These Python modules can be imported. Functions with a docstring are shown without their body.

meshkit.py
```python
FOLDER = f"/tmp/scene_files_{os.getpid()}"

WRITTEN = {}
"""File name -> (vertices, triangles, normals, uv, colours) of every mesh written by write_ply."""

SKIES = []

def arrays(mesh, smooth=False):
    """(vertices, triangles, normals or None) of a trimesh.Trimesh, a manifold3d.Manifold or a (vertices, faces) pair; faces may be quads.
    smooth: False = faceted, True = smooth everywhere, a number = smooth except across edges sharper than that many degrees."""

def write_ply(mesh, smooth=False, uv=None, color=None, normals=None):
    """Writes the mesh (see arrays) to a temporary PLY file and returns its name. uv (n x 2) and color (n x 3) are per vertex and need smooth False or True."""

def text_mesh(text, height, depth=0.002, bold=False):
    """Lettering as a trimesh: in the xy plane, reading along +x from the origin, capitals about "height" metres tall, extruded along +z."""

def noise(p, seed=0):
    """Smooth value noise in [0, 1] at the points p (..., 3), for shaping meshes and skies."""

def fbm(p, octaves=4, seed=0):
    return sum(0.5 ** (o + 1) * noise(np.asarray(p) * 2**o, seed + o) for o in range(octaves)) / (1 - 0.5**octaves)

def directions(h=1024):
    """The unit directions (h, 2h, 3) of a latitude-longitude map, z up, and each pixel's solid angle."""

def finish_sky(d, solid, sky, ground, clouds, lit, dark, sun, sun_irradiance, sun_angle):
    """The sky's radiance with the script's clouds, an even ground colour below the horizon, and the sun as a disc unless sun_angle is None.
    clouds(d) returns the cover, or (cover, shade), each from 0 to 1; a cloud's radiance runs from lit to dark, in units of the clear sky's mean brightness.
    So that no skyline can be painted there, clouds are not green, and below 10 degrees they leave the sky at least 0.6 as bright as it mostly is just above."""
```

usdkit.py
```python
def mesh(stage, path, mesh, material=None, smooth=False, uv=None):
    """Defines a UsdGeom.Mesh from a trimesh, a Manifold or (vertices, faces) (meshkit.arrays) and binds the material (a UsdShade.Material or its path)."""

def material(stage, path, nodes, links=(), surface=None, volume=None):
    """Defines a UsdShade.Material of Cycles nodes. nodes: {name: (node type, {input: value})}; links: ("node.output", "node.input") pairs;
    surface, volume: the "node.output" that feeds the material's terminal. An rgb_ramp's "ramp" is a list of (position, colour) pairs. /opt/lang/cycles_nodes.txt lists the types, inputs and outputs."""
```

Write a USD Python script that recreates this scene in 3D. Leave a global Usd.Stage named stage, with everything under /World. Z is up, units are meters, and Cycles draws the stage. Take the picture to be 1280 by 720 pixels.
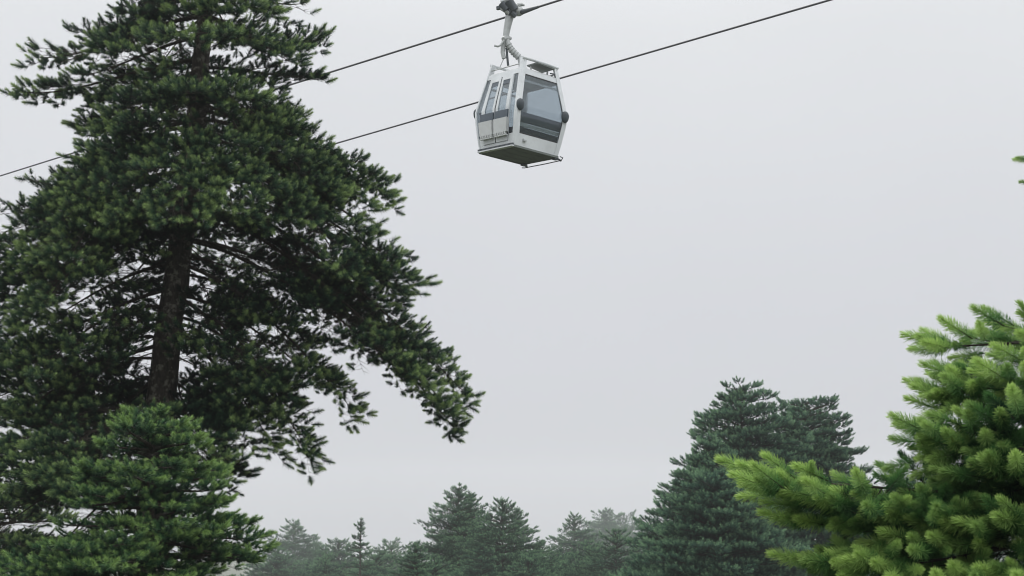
import math
import numpy as np
import trimesh
from scipy.spatial.transform import Rotation
from pxr import Gf, Sdf, Usd, UsdGeom, UsdLux, UsdShade, Vt
import usdkit, meshkit

stage = Usd.Stage.CreateInMemory()
UsdGeom.SetStageUpAxis(stage, UsdGeom.Tokens.z)
UsdGeom.SetStageMetersPerUnit(stage, 1.0)
UsdGeom.Xform.Define(stage, '/World')
UsdGeom.Scope.Define(stage, '/World/Looks')

# ------------------------------------------------------------------ camera
FPX, PITCH, EYE = 2000.0, math.radians(8.5), np.array([0, 0, 1.6])      # focal length in pixels of a 1280 wide picture
cam = UsdGeom.Camera.Define(stage, '/World/camera')
cam.AddTranslateOp().Set(Gf.Vec3d(*EYE))
cam.AddRotateXOp().Set(90 + math.degrees(PITCH))
cam.CreateHorizontalApertureAttr(36.0)
cam.CreateVerticalApertureAttr(36.0 * 9 / 16)
cam.CreateFocalLengthAttr(36.0 * FPX / 1280)
cam.CreateClippingRangeAttr(Gf.Vec2f(0.1, 5000))
cam.CreateExposureAttr(0.0)

# ------------------------------------------------------------------ sky (overcast, foggy) and sun
SUN_EL, SUN_ROT = math.radians(58), math.radians(-20)                  # rotation = atan2(x, y) towards the sun
usdkit.material(stage, '/World/Looks/sky', {
    'sky': ('sky_texture', {'sky_type': 'single_scattering', 'sun_disc': False, 'sun_elevation': SUN_EL, 'sun_rotation': SUN_ROT}),
    'tc': ('texture_coordinate', {}),
    'sep': ('separate_xyz', {}),
    'el': ('map_range', {'range_type': 'linear', 'from_min': 0.0, 'from_max': 1.0, 'to_min': 0.0, 'to_max': 1.0, 'clamp': True}),
    'grad': ('rgb_ramp', {'ramp': [(0, (5.1, 5.15, 5.5)), (0.1, (6.2, 6.28, 6.66)), (0.3, (7.5, 7.64, 7.86)), (1.0, (19.0, 19.1, 19.2))]}),
    'n': ('noise_texture', {'scale': 1.6, 'detail': 4.0, 'roughness': 0.55}),
    'nr': ('rgb_ramp', {'ramp': [(0.3, (0.96, 0.96, 0.965)), (0.7, (1.04, 1.04, 1.035))]}),
    'mul': ('mix_color', {'blend_type': 'multiply', 'fac': 1.0, 'use_clamp': False}),
    'cover': ('mix_color', {'blend_type': 'mix', 'fac': 0.97, 'use_clamp': False}),
    'bg': ('background_shader', {'strength': 0.1}),
}, [('tc.generated', 'sep.vector'), ('sep.z', 'el.value'), ('el.result', 'grad.fac'), ('tc.generated', 'n.vector'), ('n.fac', 'nr.fac'),
    ('grad.color', 'mul.a'), ('nr.color', 'mul.b'), ('sky.color', 'cover.a'), ('mul.result', 'cover.b'), ('cover.result', 'bg.color')], surface='bg.background')
dome = UsdLux.DomeLight.Define(stage, '/World/sky')
UsdShade.MaterialBindingAPI.Apply(dome.GetPrim()).Bind(UsdShade.Material.Get(stage, '/World/Looks/sky'))
for k_, v_ in (('kind', 'structure'),):
    dome.GetPrim().SetCustomDataByKey(k_, v_)
sun = UsdLux.DistantLight.Define(stage, '/World/sun')
sun.CreateIntensityAttr(0.4)
sun.CreateAngleAttr(40.0)
sun.CreateNormalizeAttr(True)
sun.CreateColorAttr(Gf.Vec3f(1.0, 0.97, 0.93))
sun.AddRotateZOp().Set(-math.degrees(SUN_ROT))
sun.AddRotateXOp().Set(-(90 - math.degrees(SUN_EL)))                   # -z turned so that light comes from +y side, then about z

# ------------------------------------------------------------------ helpers
RIGHT, FWD, UP = np.array([1.0, 0, 0]), np.array([0, math.cos(PITCH), math.sin(PITCH)]), np.array([0, -math.sin(PITCH), math.cos(PITCH)])


def at(u, v, y):
    """The world point seen at pixel (u, v) of the 1280 x 720 photograph, at world depth y."""
    d = RIGHT * (u - 640) / FPX + UP * (360 - v) / FPX + FWD
    return EYE + d * (y / d[1])


def pix(p):
    d = np.asarray(p) - EYE
    z = d @ FWD
    return np.stack([640 + FPX * (d @ RIGHT) / z, 360 - FPX * (d @ UP) / z, z], -1)


def ground_z(x, y):
    x, y = np.asarray(x, float), np.asarray(y, float)
    base = np.where(y > 0, -0.095 * y * np.exp(-np.abs(y) / 420), -0.03 * y)
    n = meshkit.fbm(np.stack([x / 18, y / 18, 0 * x], -1), 3, 5) - 0.5
    return base + n * np.clip(np.hypot(x, y) / 30, 0, 1) * 1.6


USED = {}


def path_for(name, parent='/World'):
    key = (parent, name)
    n = USED.get(key, 0)
    USED[key] = n + 1
    return f'{parent}/{name}' + (f'_{n:03d}' if n else '')


def tag(prim, label=None, cat=None, group=None, kind=None):
    p = prim.GetPrim() if hasattr(prim, 'GetPrim') else prim
    for k, v in (('label', label), ('category', cat), ('group', group), ('kind', kind)):
        if v:
            p.SetCustomDataByKey(k, v)
    return p


def thing(name, label, cat, loc=(0, 0, 0), group=None):
    x = UsdGeom.Xform.Define(stage, path_for(name))
    x.AddTranslateOp().Set(Gf.Vec3d(*map(float, loc)))
    tag(x, label, cat, group)
    return str(x.GetPath())


def obj(name, mesh, mat, parent='/World', smooth=False, attr=None):
    p = path_for(name, parent)
    m = usdkit.mesh(stage, p, mesh, '/World/Looks/' + mat, smooth=smooth)
    if attr is not None:
        UsdGeom.PrimvarsAPI(m).CreatePrimvar('tip', Sdf.ValueTypeNames.FloatArray, 'vertex').Set(Vt.FloatArray.FromNumpy(np.asarray(attr, np.float32)))
    return p


def unit(v):
    v = np.asarray(v, float)
    return v / (np.linalg.norm(v, axis=-1, keepdims=True) + 1e-12)


def tube(p, r, sides=6, cap=True):
    p = np.asarray(p, float)
    t = unit(np.gradient(p, axis=0))
    ref = np.array([0, 0, 1.0]) if abs(t[:, 2].mean()) < 0.9 else np.array([1.0, 0, 0])
    a = unit(np.cross(t, ref))
    b = np.cross(t, a)
    ang = np.arange(sides) * 2 * np.pi / sides
    r = np.broadcast_to(np.asarray(r, float), (len(p),))
    v = (p[:, None] + r[:, None, None] * (np.cos(ang)[None, :, None] * a[:, None] + np.sin(ang)[None, :, None] * b[:, None])).reshape(-1, 3)
    i, j = np.meshgrid(np.arange(len(p) - 1), np.arange(sides), indexing='ij')
    q = np.stack([i * sides + j, i * sides + (j + 1) % sides, (i + 1) * sides + (j + 1) % sides, (i + 1) * sides + j], -1).reshape(-1, 4)
    f = np.vstack([q[:, [0, 2, 1]], q[:, [0, 3, 2]]])
    if cap:
        n = len(v)
        v = np.vstack([v, p[:1], p[-1:]])
        j = np.arange(sides)
        e = (len(p) - 1) * sides
        f = np.vstack([f, np.stack([np.full(sides, n), (j + 1) % sides, j], 1)[:, ::-1] * 1, np.stack([np.full(sides, n + 1), e + j, e + (j + 1) % sides], 1)[:, ::-1]])
    return v, f


def join(parts):
    vs, fs, n = [], [], 0
    for v, f in parts:
        vs.append(v)
        fs.append(np.asarray(f) + n)
        n += len(v)
    return np.vstack(vs), np.vstack(fs)


def spikes(p0, p1, r0):
    """Many thin three-sided spikes at once, from p0 to p1."""
    d = unit(p1 - p0)
    a = unit(np.cross(d, np.where(np.abs(d[:, 2:]) < 0.9, [0, 0, 1.0], [1.0, 0, 0])))
    b = np.cross(d, a)
    r0 = np.broadcast_to(r0, (len(p0),))[:, None]
    ring = [p0 + r0 * (math.cos(k) * a + math.sin(k) * b) for k in (0, 2.094, 4.189)]
    v = np.stack(ring + [p1], 1).reshape(-1, 3)
    o = np.arange(len(p0))[:, None, None] * 4
    f = (o + np.array([[0, 3, 1], [1, 3, 2], [2, 3, 0]])[None]).reshape(-1, 3)
    return v, f


def bezier(p0, p1, p2, p3, n):
    t = np.linspace(0, 1, n)[:, None]
    return (1 - t) ** 3 * p0 + 3 * (1 - t) ** 2 * t * p1 + 3 * (1 - t) * t * t * p2 + t ** 3 * p3


# ------------------------------------------------------------------ materials
def foliage(name, old, mid, fresh, trans=0.25, rough=0.55, patch=0.35):
    """Needles: 'tip' runs from -1 (bark of the twig) through 0 (base) to 1 (tip); big soft patches and a random tone per shoot."""
    usdkit.material(stage, '/World/Looks/' + name, {
        'a': ('attribute', {'attribute': 'tip'}),
        'inf': ('object_info', {}),
        'g': ('geometry', {}),
        'n': ('noise_texture', {'scale': patch, 'detail': 3.0, 'roughness': 0.6}),
        'nm': ('math', {'math_type': 'multiply_add', 'value2': 0.9, 'value3': -0.45}),
        'rm': ('math', {'math_type': 'multiply_add', 'value2': 0.5, 'value3': -0.25}),
        's1': ('math', {'math_type': 'add'}),
        's2': ('math', {'math_type': 'add'}),
        'ramp': ('rgb_ramp', {'ramp': [(0.0, old), (0.45, mid), (1.0, fresh)]}),
        'isbark': ('math', {'math_type': 'less_than', 'value2': -0.5}),
        'bk': ('mix_color', {'blend_type': 'mix', 'b': (0.045, 0.036, 0.022)}),
        'p': ('principled_bsdf', {'roughness': rough, 'specular_ior_level': 0.18}),
        't': ('translucent_bsdf', {}),
        'm': ('mix_closure', {'fac': trans}),
    }, [('g.position', 'n.vector'), ('n.fac', 'nm.value1'), ('inf.random', 'rm.value1'), ('nm.value', 's1.value1'), ('rm.value', 's1.value2'),
        ('a.fac', 's2.value1'), ('s1.value', 's2.value2'), ('s2.value', 'ramp.fac'), ('a.fac', 'isbark.value1'), ('isbark.value', 'bk.fac'),
        ('ramp.color', 'bk.a'), ('bk.result', 'p.base_color'), ('bk.result', 't.color'), ('p.BSDF', 'm.closure1'), ('t.BSDF', 'm.closure2')], surface='m.closure')


foliage('needles_old_fir', (0.004, 0.014, 0.011), (0.031, 0.078, 0.042), (0.28, 0.39, 0.145), trans=0.08, patch=0.6)
foliage('needles_young_fir', (0.005, 0.021, 0.014), (0.038, 0.098, 0.043), (0.24, 0.37, 0.12), trans=0.12)
foliage('needles_near_fir', (0.005, 0.030, 0.015), (0.078, 0.190, 0.054), (0.38, 0.54, 0.16), trans=0.35, patch=0.9)
foliage('needles_mid_fir', (0.005, 0.022, 0.017), (0.042, 0.108, 0.070), (0.18, 0.31, 0.17), patch=0.3)
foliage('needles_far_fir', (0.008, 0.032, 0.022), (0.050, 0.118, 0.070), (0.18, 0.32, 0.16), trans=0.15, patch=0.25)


def bark(name, c0, c1, lichen, scale=9.0):
    usdkit.material(stage, '/World/Looks/' + name, {
        'tc': ('texture_coordinate', {}), 'map': ('mapping', {'scale': (1.0, 1.0, 0.35)}),
        'n': ('noise_texture', {'scale': scale * 2.2, 'detail': 6.0, 'roughness': 0.65}),
        'v': ('voronoi_texture', {'scale': scale * 1.6, 'feature': 'distance_to_edge'}),
        'r': ('rgb_ramp', {'ramp': [(0.25, c0), (0.7, c1)]}),
        'n2': ('noise_texture', {'scale': scale * 0.8, 'detail': 5.0, 'roughness': 0.7}),
        'r2': ('rgb_ramp', {'ramp': [(0.52, (0, 0, 0)), (0.62, (0.8, 0.8, 0.8))]}),
        'mx': ('mix_color', {'blend_type': 'mix', 'b': lichen}),
        'h': ('math', {'math_type': 'add'}),
        'b': ('bump', {'strength': 0.9, 'distance': 0.03}),
        'p': ('principled_bsdf', {'roughness': 0.9, 'specular_ior_level': 0.2}),
    }, [('tc.object', 'map.vector'), ('map.vector', 'n.vector'), ('map.vector', 'v.vector'), ('n.fac', 'r.fac'), ('tc.object', 'n2.vector'), ('n2.fac', 'r2.fac'),
        ('r.color', 'mx.a'), ('r2.color', 'mx.fac'), ('mx.result', 'p.base_color'), ('v.distance', 'h.value1'), ('n.fac', 'h.value2'), ('h.value', 'b.height'), ('b.normal', 'p.normal')], surface='p.BSDF')


bark('bark', (0.022, 0.019, 0.017), (0.085, 0.072, 0.062), (0.22, 0.21, 0.18), 14.0)
bark('twig_bark', (0.022, 0.019, 0.015), (0.050, 0.042, 0.034), (0.085, 0.085, 0.07), 14.0)


def paint(name, col, rough=0.4, metal=0.0, dirt=0.12, scale=3.0):
    d = tuple(c * (1 - dirt) for c in col)
    usdkit.material(stage, '/World/Looks/' + name, {
        'tc': ('texture_coordinate', {}), 'n': ('noise_texture', {'scale': scale, 'detail': 5.0, 'roughness': 0.65}),
        'r': ('rgb_ramp', {'ramp': [(0.3, d), (0.65, col)]}),
        'rr': ('map_range', {'from_min': 0.0, 'from_max': 1.0, 'to_min': rough * 0.8, 'to_max': rough * 1.25}),
        'p': ('principled_bsdf', {'metallic': metal}),
    }, [('tc.object', 'n.vector'), ('n.fac', 'r.fac'), ('n.fac', 'rr.value'), ('r.color', 'p.base_color'), ('rr.result', 'p.roughness')], surface='p.BSDF')


paint('white_paint', (0.61, 0.64, 0.66), 0.32, 0.0, 0.2, 2.2)
paint('grey_panel', (0.50, 0.52, 0.52), 0.45)
paint('galvanised', (0.40, 0.42, 0.42), 0.45, 0.35, 0.3, 8)
paint('dark_steel', (0.055, 0.065, 0.075), 0.4, 0.3, 0.3, 8)
paint('dark_plastic', (0.050, 0.068, 0.088), 0.35)
paint('bumper_rubber', (0.022, 0.032, 0.040), 0.4)
paint('floor_pan', (0.115, 0.135, 0.125), 0.6, 0.0, 0.25)
paint('seat_fabric', (0.020, 0.030, 0.045), 0.7)
paint('rubber_seal', (0.012, 0.014, 0.016), 0.5)
paint('rope_steel', (0.060, 0.060, 0.068), 0.5, 0.3, 0.3, 40)
paint('ground', (0.060, 0.072, 0.030), 0.95, 0.0, 0.5, 0.6)
usdkit.material(stage, '/World/Looks/glass', {
    't': ('transparent_bsdf', {'color': (0.755, 0.79, 0.81)}), 'g': ('glossy_bsdf', {'color': (0.9, 0.95, 1.0), 'roughness': 0.03}),
    'lw': ('layer_weight', {'blend': 0.5}), 'pw': ('math', {'math_type': 'power', 'value2': 3.5}), 'ma': ('math', {'math_type': 'multiply_add', 'value2': 0.75, 'value3': 0.06}), 'm': ('mix_closure', {}),
}, [('lw.facing', 'pw.value1'), ('pw.value', 'ma.value1'), ('ma.value', 'm.fac'), ('t.BSDF', 'm.closure1'), ('g.BSDF', 'm.closure2')], surface='m.closure')
usdkit.material(stage, '/World/Looks/haze', {'v': ('principled_volume', {'color': (0.95, 0.99, 0.99), 'density': 0.0005, 'anisotropy': 0.35})}, [], volume='v.volume')

# ------------------------------------------------------------------ ground
gx = np.concatenate([np.linspace(-420, -70, 16)[:-1], np.linspace(-70, 70, 57), np.linspace(70, 420, 16)[1:]])
gy = np.concatenate([np.linspace(-120, -12, 8)[:-1], np.linspace(-12, 200, 107), np.linspace(200, 700, 21)[1:]])
GX, GY = np.meshgrid(gx, gy, indexing='ij')
gv = np.stack([GX, GY, ground_z(GX, GY)], -1).reshape(-1, 3)
i, j = np.meshgrid(np.arange(len(gx) - 1), np.arange(len(gy) - 1), indexing='ij')
n_ = len(gy)
gq = np.stack([i * n_ + j, (i + 1) * n_ + j, (i + 1) * n_ + j + 1, i * n_ + j + 1], -1).reshape(-1, 4)
tag(stage.GetPrimAtPath(obj('ground', (gv, gq), 'ground', smooth=True)), kind='structure')


# ------------------------------------------------------------------ conifers
def make_shoot(n, rng, spread=0.34, width=0.035, curve=0.25, quads=False, stem=0.018, round_tip=True, flat=0.0, tipcol=(0.0, 0.75)):
    """One shoot along +x, one unit long: a stem with needles brushed forwards and upwards. Returns vertices, triangles, the 'tip' attribute."""
    t = (np.arange(n) + rng.random(n)) / n
    t = 0.02 + 0.98 * t ** 0.85
    phi = np.arange(n) * 2.39996 + rng.normal(0, 0.3, n)
    rad = np.stack([0 * phi, np.cos(phi), np.sin(phi) * (1 - flat) + 0.18], -1)
    rad = unit(rad)
    lean = np.radians(62 - 40 * t ** 3 + rng.normal(0, 7, n))
    d = unit(np.cos(lean)[:, None] * np.array([1.0, 0, 0]) + np.sin(lean)[:, None] * rad)
    L = spread * (0.8 + 0.35 * rng.random(n)) * (1 - 0.35 * t ** 4) * (0.75 + 0.25 * np.minimum(1, t / 0.15))
    base = np.stack([t * (1 - 0.12), 0 * t, curve * 0.15 * t ** 2], -1)
    tipp = base + d * L[:, None]
    side = unit(np.cross(d, rad + rng.normal(0, 0.4, (n, 3)))) * width / 2
    tv = tipcol[0] + (tipcol[1] - tipcol[0]) * t
    if quads:
        mid = base + d * (L * 0.55)[:, None] + rad * (0.015)
        v = np.stack([base - side * 0.4, base + side * 0.4, mid - side, mid + side, tipp - side * 0.45, tipp + side * 0.45], 1).reshape(-1, 3)
        o = np.arange(n)[:, None, None] * 6
        f = (o + np.array([[0, 1, 3], [0, 3, 2], [2, 3, 5], [2, 5, 4]])[None]).reshape(-1, 3)
        a = np.stack([tv, tv, tv + 0.05, tv + 0.05, tv + 0.18, tv + 0.18], 1).ravel()
    else:
        v = np.stack([base - side, base + side, tipp], 1).reshape(-1, 3)
        f = np.arange(n * 3).reshape(-1, 3)
        a = np.stack([tv, tv, tv + 0.2], 1).ravel()
    sv, sf = spikes(np.array([[0, 0, 0.0]]), np.array([[0.9, 0, curve * 0.13]]), stem)
    f = np.vstack([f, sf + len(v)])
    v = np.vstack([v, sv])
    return v, f, np.concatenate([a, np.full(len(sv), -1.0)])


class Fir:
    """A conifer being grown: wood per branch, and shoots (position, direction, length, age)."""

    def __init__(self, seed):
        self.rng = np.random.default_rng(seed)
        self.P, self.D, self.L, self.A, self.B = [], [], [], [], []
        self.wood = []

    def add(self, p, d, length, age, branch):
        self.P.append(p), self.D.append(d), self.L.append(length), self.A.append(age), self.B.append(np.full(len(p), branch))

    def bough(self, curve, r0, width, step2=0.1, step3=0.07, shoot=0.09, t0=0.25, hang=0.25, up=0.35, l3=0.5, wood3=True, sec_sides=3, keep=1.0, tipw=0.14, alpha=(62, 40), rough=0.18, fan=1.0, youth=0.0):
        """Grows one bough along a curve (n x 3): side twigs in a drooping spray, short twigs on them, shoots on those."""
        rng, b = self.rng, len(self.wood)
        seg = np.linalg.norm(np.diff(curve, axis=0), axis=1)
        youth = youth + rng.uniform(-0.22, 0.22)
        s = np.concatenate([[0], np.cumsum(seg)])
        L = s[-1]
        tt = s / L
        parts = [tube(curve, r0 * (1 - 0.86 * tt), 6)]
        tan = unit(np.gradient(curve, axis=0))
        get = lambda arr, t: np.stack([np.interp(t, tt, arr[:, k]) for k in range(3)], -1)
        ts = np.arange(t0, 0.985, step2 / L)
        t = np.concatenate([ts, ts]) + rng.uniform(-0.4, 0.4, 2 * len(ts)) * step2 / L
        side = np.repeat([-1.0, 1.0], len(ts))
        ok = rng.random(len(t)) < keep
        t, side = np.clip(t[ok], 0.05, 0.985), side[ok]
        M = len(t)
        col = lambda x: np.asarray(x)[:, None]
        Z = np.array([0, 0, 1.0])
        upv = Z * up
        if M:
            p, d = get(curve, t), unit(get(tan, t))
            sv = unit(np.cross(d, Z)) * col(side)
            w = np.minimum(1.0, 0.35 + (t - t0) / 0.3) * (1 - t) ** 0.75 * 1.15 + tipw
            l2 = width * w * rng.uniform(0.6, 1.15, M)
            a = np.radians(np.interp(t, [t0, 1], alpha) + rng.normal(0, 8, M))
            vert = rng.normal(0.05, 0.16, M) - np.where(rng.random(M) < hang, rng.uniform(0.4, 1.1, M), 0)
            d2 = unit(d * col(np.cos(a)) + sv * col(np.sin(a)) + Z * col(vert))
            at2 = lambda i, q: p[i] + d2[i] * col(l2[i] * q) + d[i] * col(0.18 * l2[i] * q ** 2) + Z * col(l2[i] * (-0.16 * q ** 2 + up * 0.22 * q ** 3))
            r2 = max(0.0035, r0 * 0.2) * (0.5 + 0.5 * (1 - t))
            al = np.arange(M)
            k = 5
            grid = np.stack([at2(al, np.full(M, q)) for q in np.linspace(0, 1, k)], 1)           # M, k, 3
            e = unit(grid[:, -1] - grid[:, 0])
            pl = unit(np.cross(e, Z))
            nrm = np.cross(pl, e)
            ring = np.stack([pl * math.cos(x) + nrm * math.sin(x) for x in (0, 2.094, 4.189)], 1)   # M, 3, 3
            rr = col(r2) * (1 - 0.75 * np.linspace(0, 1, k))
            v = (grid[:, :, None] + rr[:, :, None, None] * ring[:, None]).reshape(-1, 3)
            i_, j_ = np.meshgrid(np.arange(k - 1), np.arange(3), indexing='ij')
            q4 = np.stack([i_ * 3 + j_, i_ * 3 + (j_ + 1) % 3, (i_ + 1) * 3 + (j_ + 1) % 3, (i_ + 1) * 3 + j_], -1).reshape(-1, 4)
            f = np.vstack([q4[:, [0, 1, 2]], q4[:, [0, 2, 3]]])
            parts.append((v, (f[None] + (al * 3 * k)[:, None, None]).reshape(-1, 3)))
            # short twigs
            m = np.maximum(1, (l2 * 0.82 / step3).astype(int))
            I = np.repeat(al, 2 * m)
            start = np.repeat(np.cumsum(2 * m) - 2 * m, 2 * m)
            idx = np.arange(len(I)) - start
            qq = 0.18 + 0.79 * (idx // 2 + 0.5) / m[I] + rng.normal(0, 0.02, len(I))
            qq = np.clip(qq, 0.05, 1)
            sg = np.where(idx % 2 == 0, -1.0, 1.0)
            base = at2(I, qq)
            aa = np.radians(52 + rng.normal(0, 10, len(I)))
            d3 = unit(e[I] * col(np.cos(aa)) + pl[I] * col(sg * np.sin(aa)) * fan + nrm[I] * col(rng.normal(0.12, 0.22, len(I))))
            len3 = np.clip(l2[I] * l3 * (1 - 0.8 * qq) * rng.uniform(0.5, 1.1, len(I)), 0.0, 4 * shoot)
            tipp = base + d3 * col(len3)
            young = np.clip(0.12 + youth + 0.5 * t[I] + 0.3 * qq + rng.uniform(-0.25, 0.2, len(I)), 0, 1)
            if wood3:
                big_ = len3 > 0.4 * shoot
                parts.append(spikes(base[big_], (tipp + d3 * shoot * 0.2)[big_], 0.0028))
            ds = unit(d3 + e[I] * 0.25 + upv + rng.normal(0, rough, d3.shape))
            self.add(tipp, ds, shoot * rng.uniform(0.75, 1.25, len(I)), young, b)
            for fr in (0.35, 0.7):
                ok = len3 > shoot * (0.75 / fr) * 0.8
                n = ok.sum()
                if n:
                    ss = np.where(rng.random(n) < 0.5, -1.0, 1.0)[:, None]
                    dd = unit(d3[ok] + e[I][ok] * 0.3 * ss + np.cross(d3[ok], nrm[I][ok]) * ss * 0.8 + upv * 0.9 + rng.normal(0, rough, (n, 3)))
                    self.add(base[ok] + d3[ok] * col(len3[ok] * fr), dd, shoot * rng.uniform(0.7, 1.1, n), young[ok] * 0.8, b)
            self.add(grid[:, -1], unit(e + upv * 0.8 + rng.normal(0, 0.1, e.shape)), np.full(M, shoot * 1.25), np.clip(0.5 + youth + 0.5 * t, 0, 1), b)
        e = tan[-1]
        sv = unit(np.cross(e, Z))
        lead = np.stack([unit(e + [0, 0, up * 0.7]), unit(e * 0.75 + sv * 0.6 + [0, 0, up * 0.5]), unit(e * 0.75 - sv * 0.6 + [0, 0, up * 0.5])])
        self.add(np.repeat(curve[-1:], 3, 0), lead, shoot * np.array([1.4, 1.15, 1.15]), np.full(3, np.clip(0.97 + min(0, youth + 0.22), 0, 1)), b)
        self.wood.append(join(parts))

    def thin(self, freq, share, soft=0.06, seed=1, spare=0.82, bonus=None):
        """Foliage grows in clumps: drops about that share of the shoots where a slow noise is low; the bare twigs stay."""
        P = np.vstack(self.P)
        n = meshkit.fbm(P * freq, 3, seed)
        if bonus is not None:
            n = n + bonus[np.concatenate(self.B)]
        cut = np.quantile(n, share)
        keep = (n > cut + self.rng.normal(0, soft, len(n))) | (np.concatenate(self.A) > spare)
        self.P, self.D, self.L, self.A, self.B = [P[keep]], [np.vstack(self.D)[keep]], [np.concatenate(self.L)[keep]], [np.concatenate(self.A)[keep] * 1.0], [np.concatenate(self.B)[keep]]
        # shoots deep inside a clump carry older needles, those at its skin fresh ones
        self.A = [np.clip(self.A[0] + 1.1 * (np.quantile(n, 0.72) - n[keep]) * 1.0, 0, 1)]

    def shoots(self):
        return np.vstack(self.P), unit(np.vstack(self.D)), np.concatenate(self.L), np.concatenate(self.A), np.concatenate(self.B)


def orient(d, rng, roll=0.35):
    """Rotation matrices with columns x = d, z as near to up as it can be, rolled a little."""
    up = np.array([0, 0, 1.0]) + 0.35 * rng.normal(0, 1, d.shape)
    y = unit(np.cross(up, d))
    z = np.cross(d, y)
    return np.stack([d, y, z], -1)


def instancer(path, protos, P, D, L, kind_index, rng, mat):
    pi = UsdGeom.PointInstancer.Define(stage, path)
    targets = []
    for k, (v, f, a) in enumerate(protos):
        mp = f'{path}/shoot_form' + (f'_{k:03d}' if k else '')
        m = usdkit.mesh(stage, mp, (v, f), '/World/Looks/' + mat)
        UsdGeom.PrimvarsAPI(m).CreatePrimvar('tip', Sdf.ValueTypeNames.FloatArray, 'vertex').Set(Vt.FloatArray.FromNumpy(a.astype(np.float32)))
        targets.append(m.GetPath())
    pi.CreatePrototypesRel().SetTargets(targets)
    R = orient(D, rng)
    q = Rotation.from_matrix(R).as_quat()
    pi.CreatePositionsAttr(Vt.Vec3fArray.FromNumpy(P.astype(np.float32)))
    pi.CreateProtoIndicesAttr(Vt.IntArray.FromNumpy(kind_index.astype(np.int32)))
    qa = np.ascontiguousarray(q.astype(np.float16))
    pi.CreateOrientationsAttr(Vt.QuathArray.FromNumpy(qa))
    pi.CreateScalesAttr(Vt.Vec3fArray.FromNumpy(np.repeat(L[:, None], 3, 1).astype(np.float32)))
    tag(pi, kind='stuff')
    return pi


def finish_fir(path, base, fir, protos, mat, n_single=0, stuff_name='needle_shoots', wood_mat='twig_bark', single_name='shoot', wood_names='branch', one_limb_part=False):
    """Writes branches (one part each, or one part in all), the single shoots that show largest, and the rest as one stuff part."""
    rng = np.random.default_rng(len(fir.wood))
    P, D, L, A, B = fir.shoots()
    k = np.minimum((A * len(protos)).astype(int), len(protos) - 1)
    b = np.asarray(base, float)
    names = []
    if one_limb_part:
        v, f = join(fir.wood)
        obj('limbs', (v - b, f), wood_mat, path)
    else:
        for v, f in fir.wood:
            names.append(obj(wood_names, (v - b, f), wood_mat, path))
    single = np.zeros(len(P), bool)
    if n_single:
        uvz = pix(P)
        seen = (uvz[:, 0] > 0) & (uvz[:, 0] < 1280) & (uvz[:, 1] > 0) & (uvz[:, 1] < 720) & (A > 0.3)
        size = np.where(seen, L / uvz[:, 2], 0)
        single[np.argsort(-size)[:n_single]] = True
        R = orient(D[single], rng)
        for p, r, l, kk, bb in zip(P[single], R, L[single], k[single], B[single]):
            v, f, a = protos[kk]
            obj(single_name, ((v * l) @ r.T + p - b, f), mat, names[bb], attr=a)
    rest = ~single
    instancer(f'{path}/{stuff_name}', protos, P[rest] - b, D[rest], L[rest], k[rest], rng, mat)
    return len(P)


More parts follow.
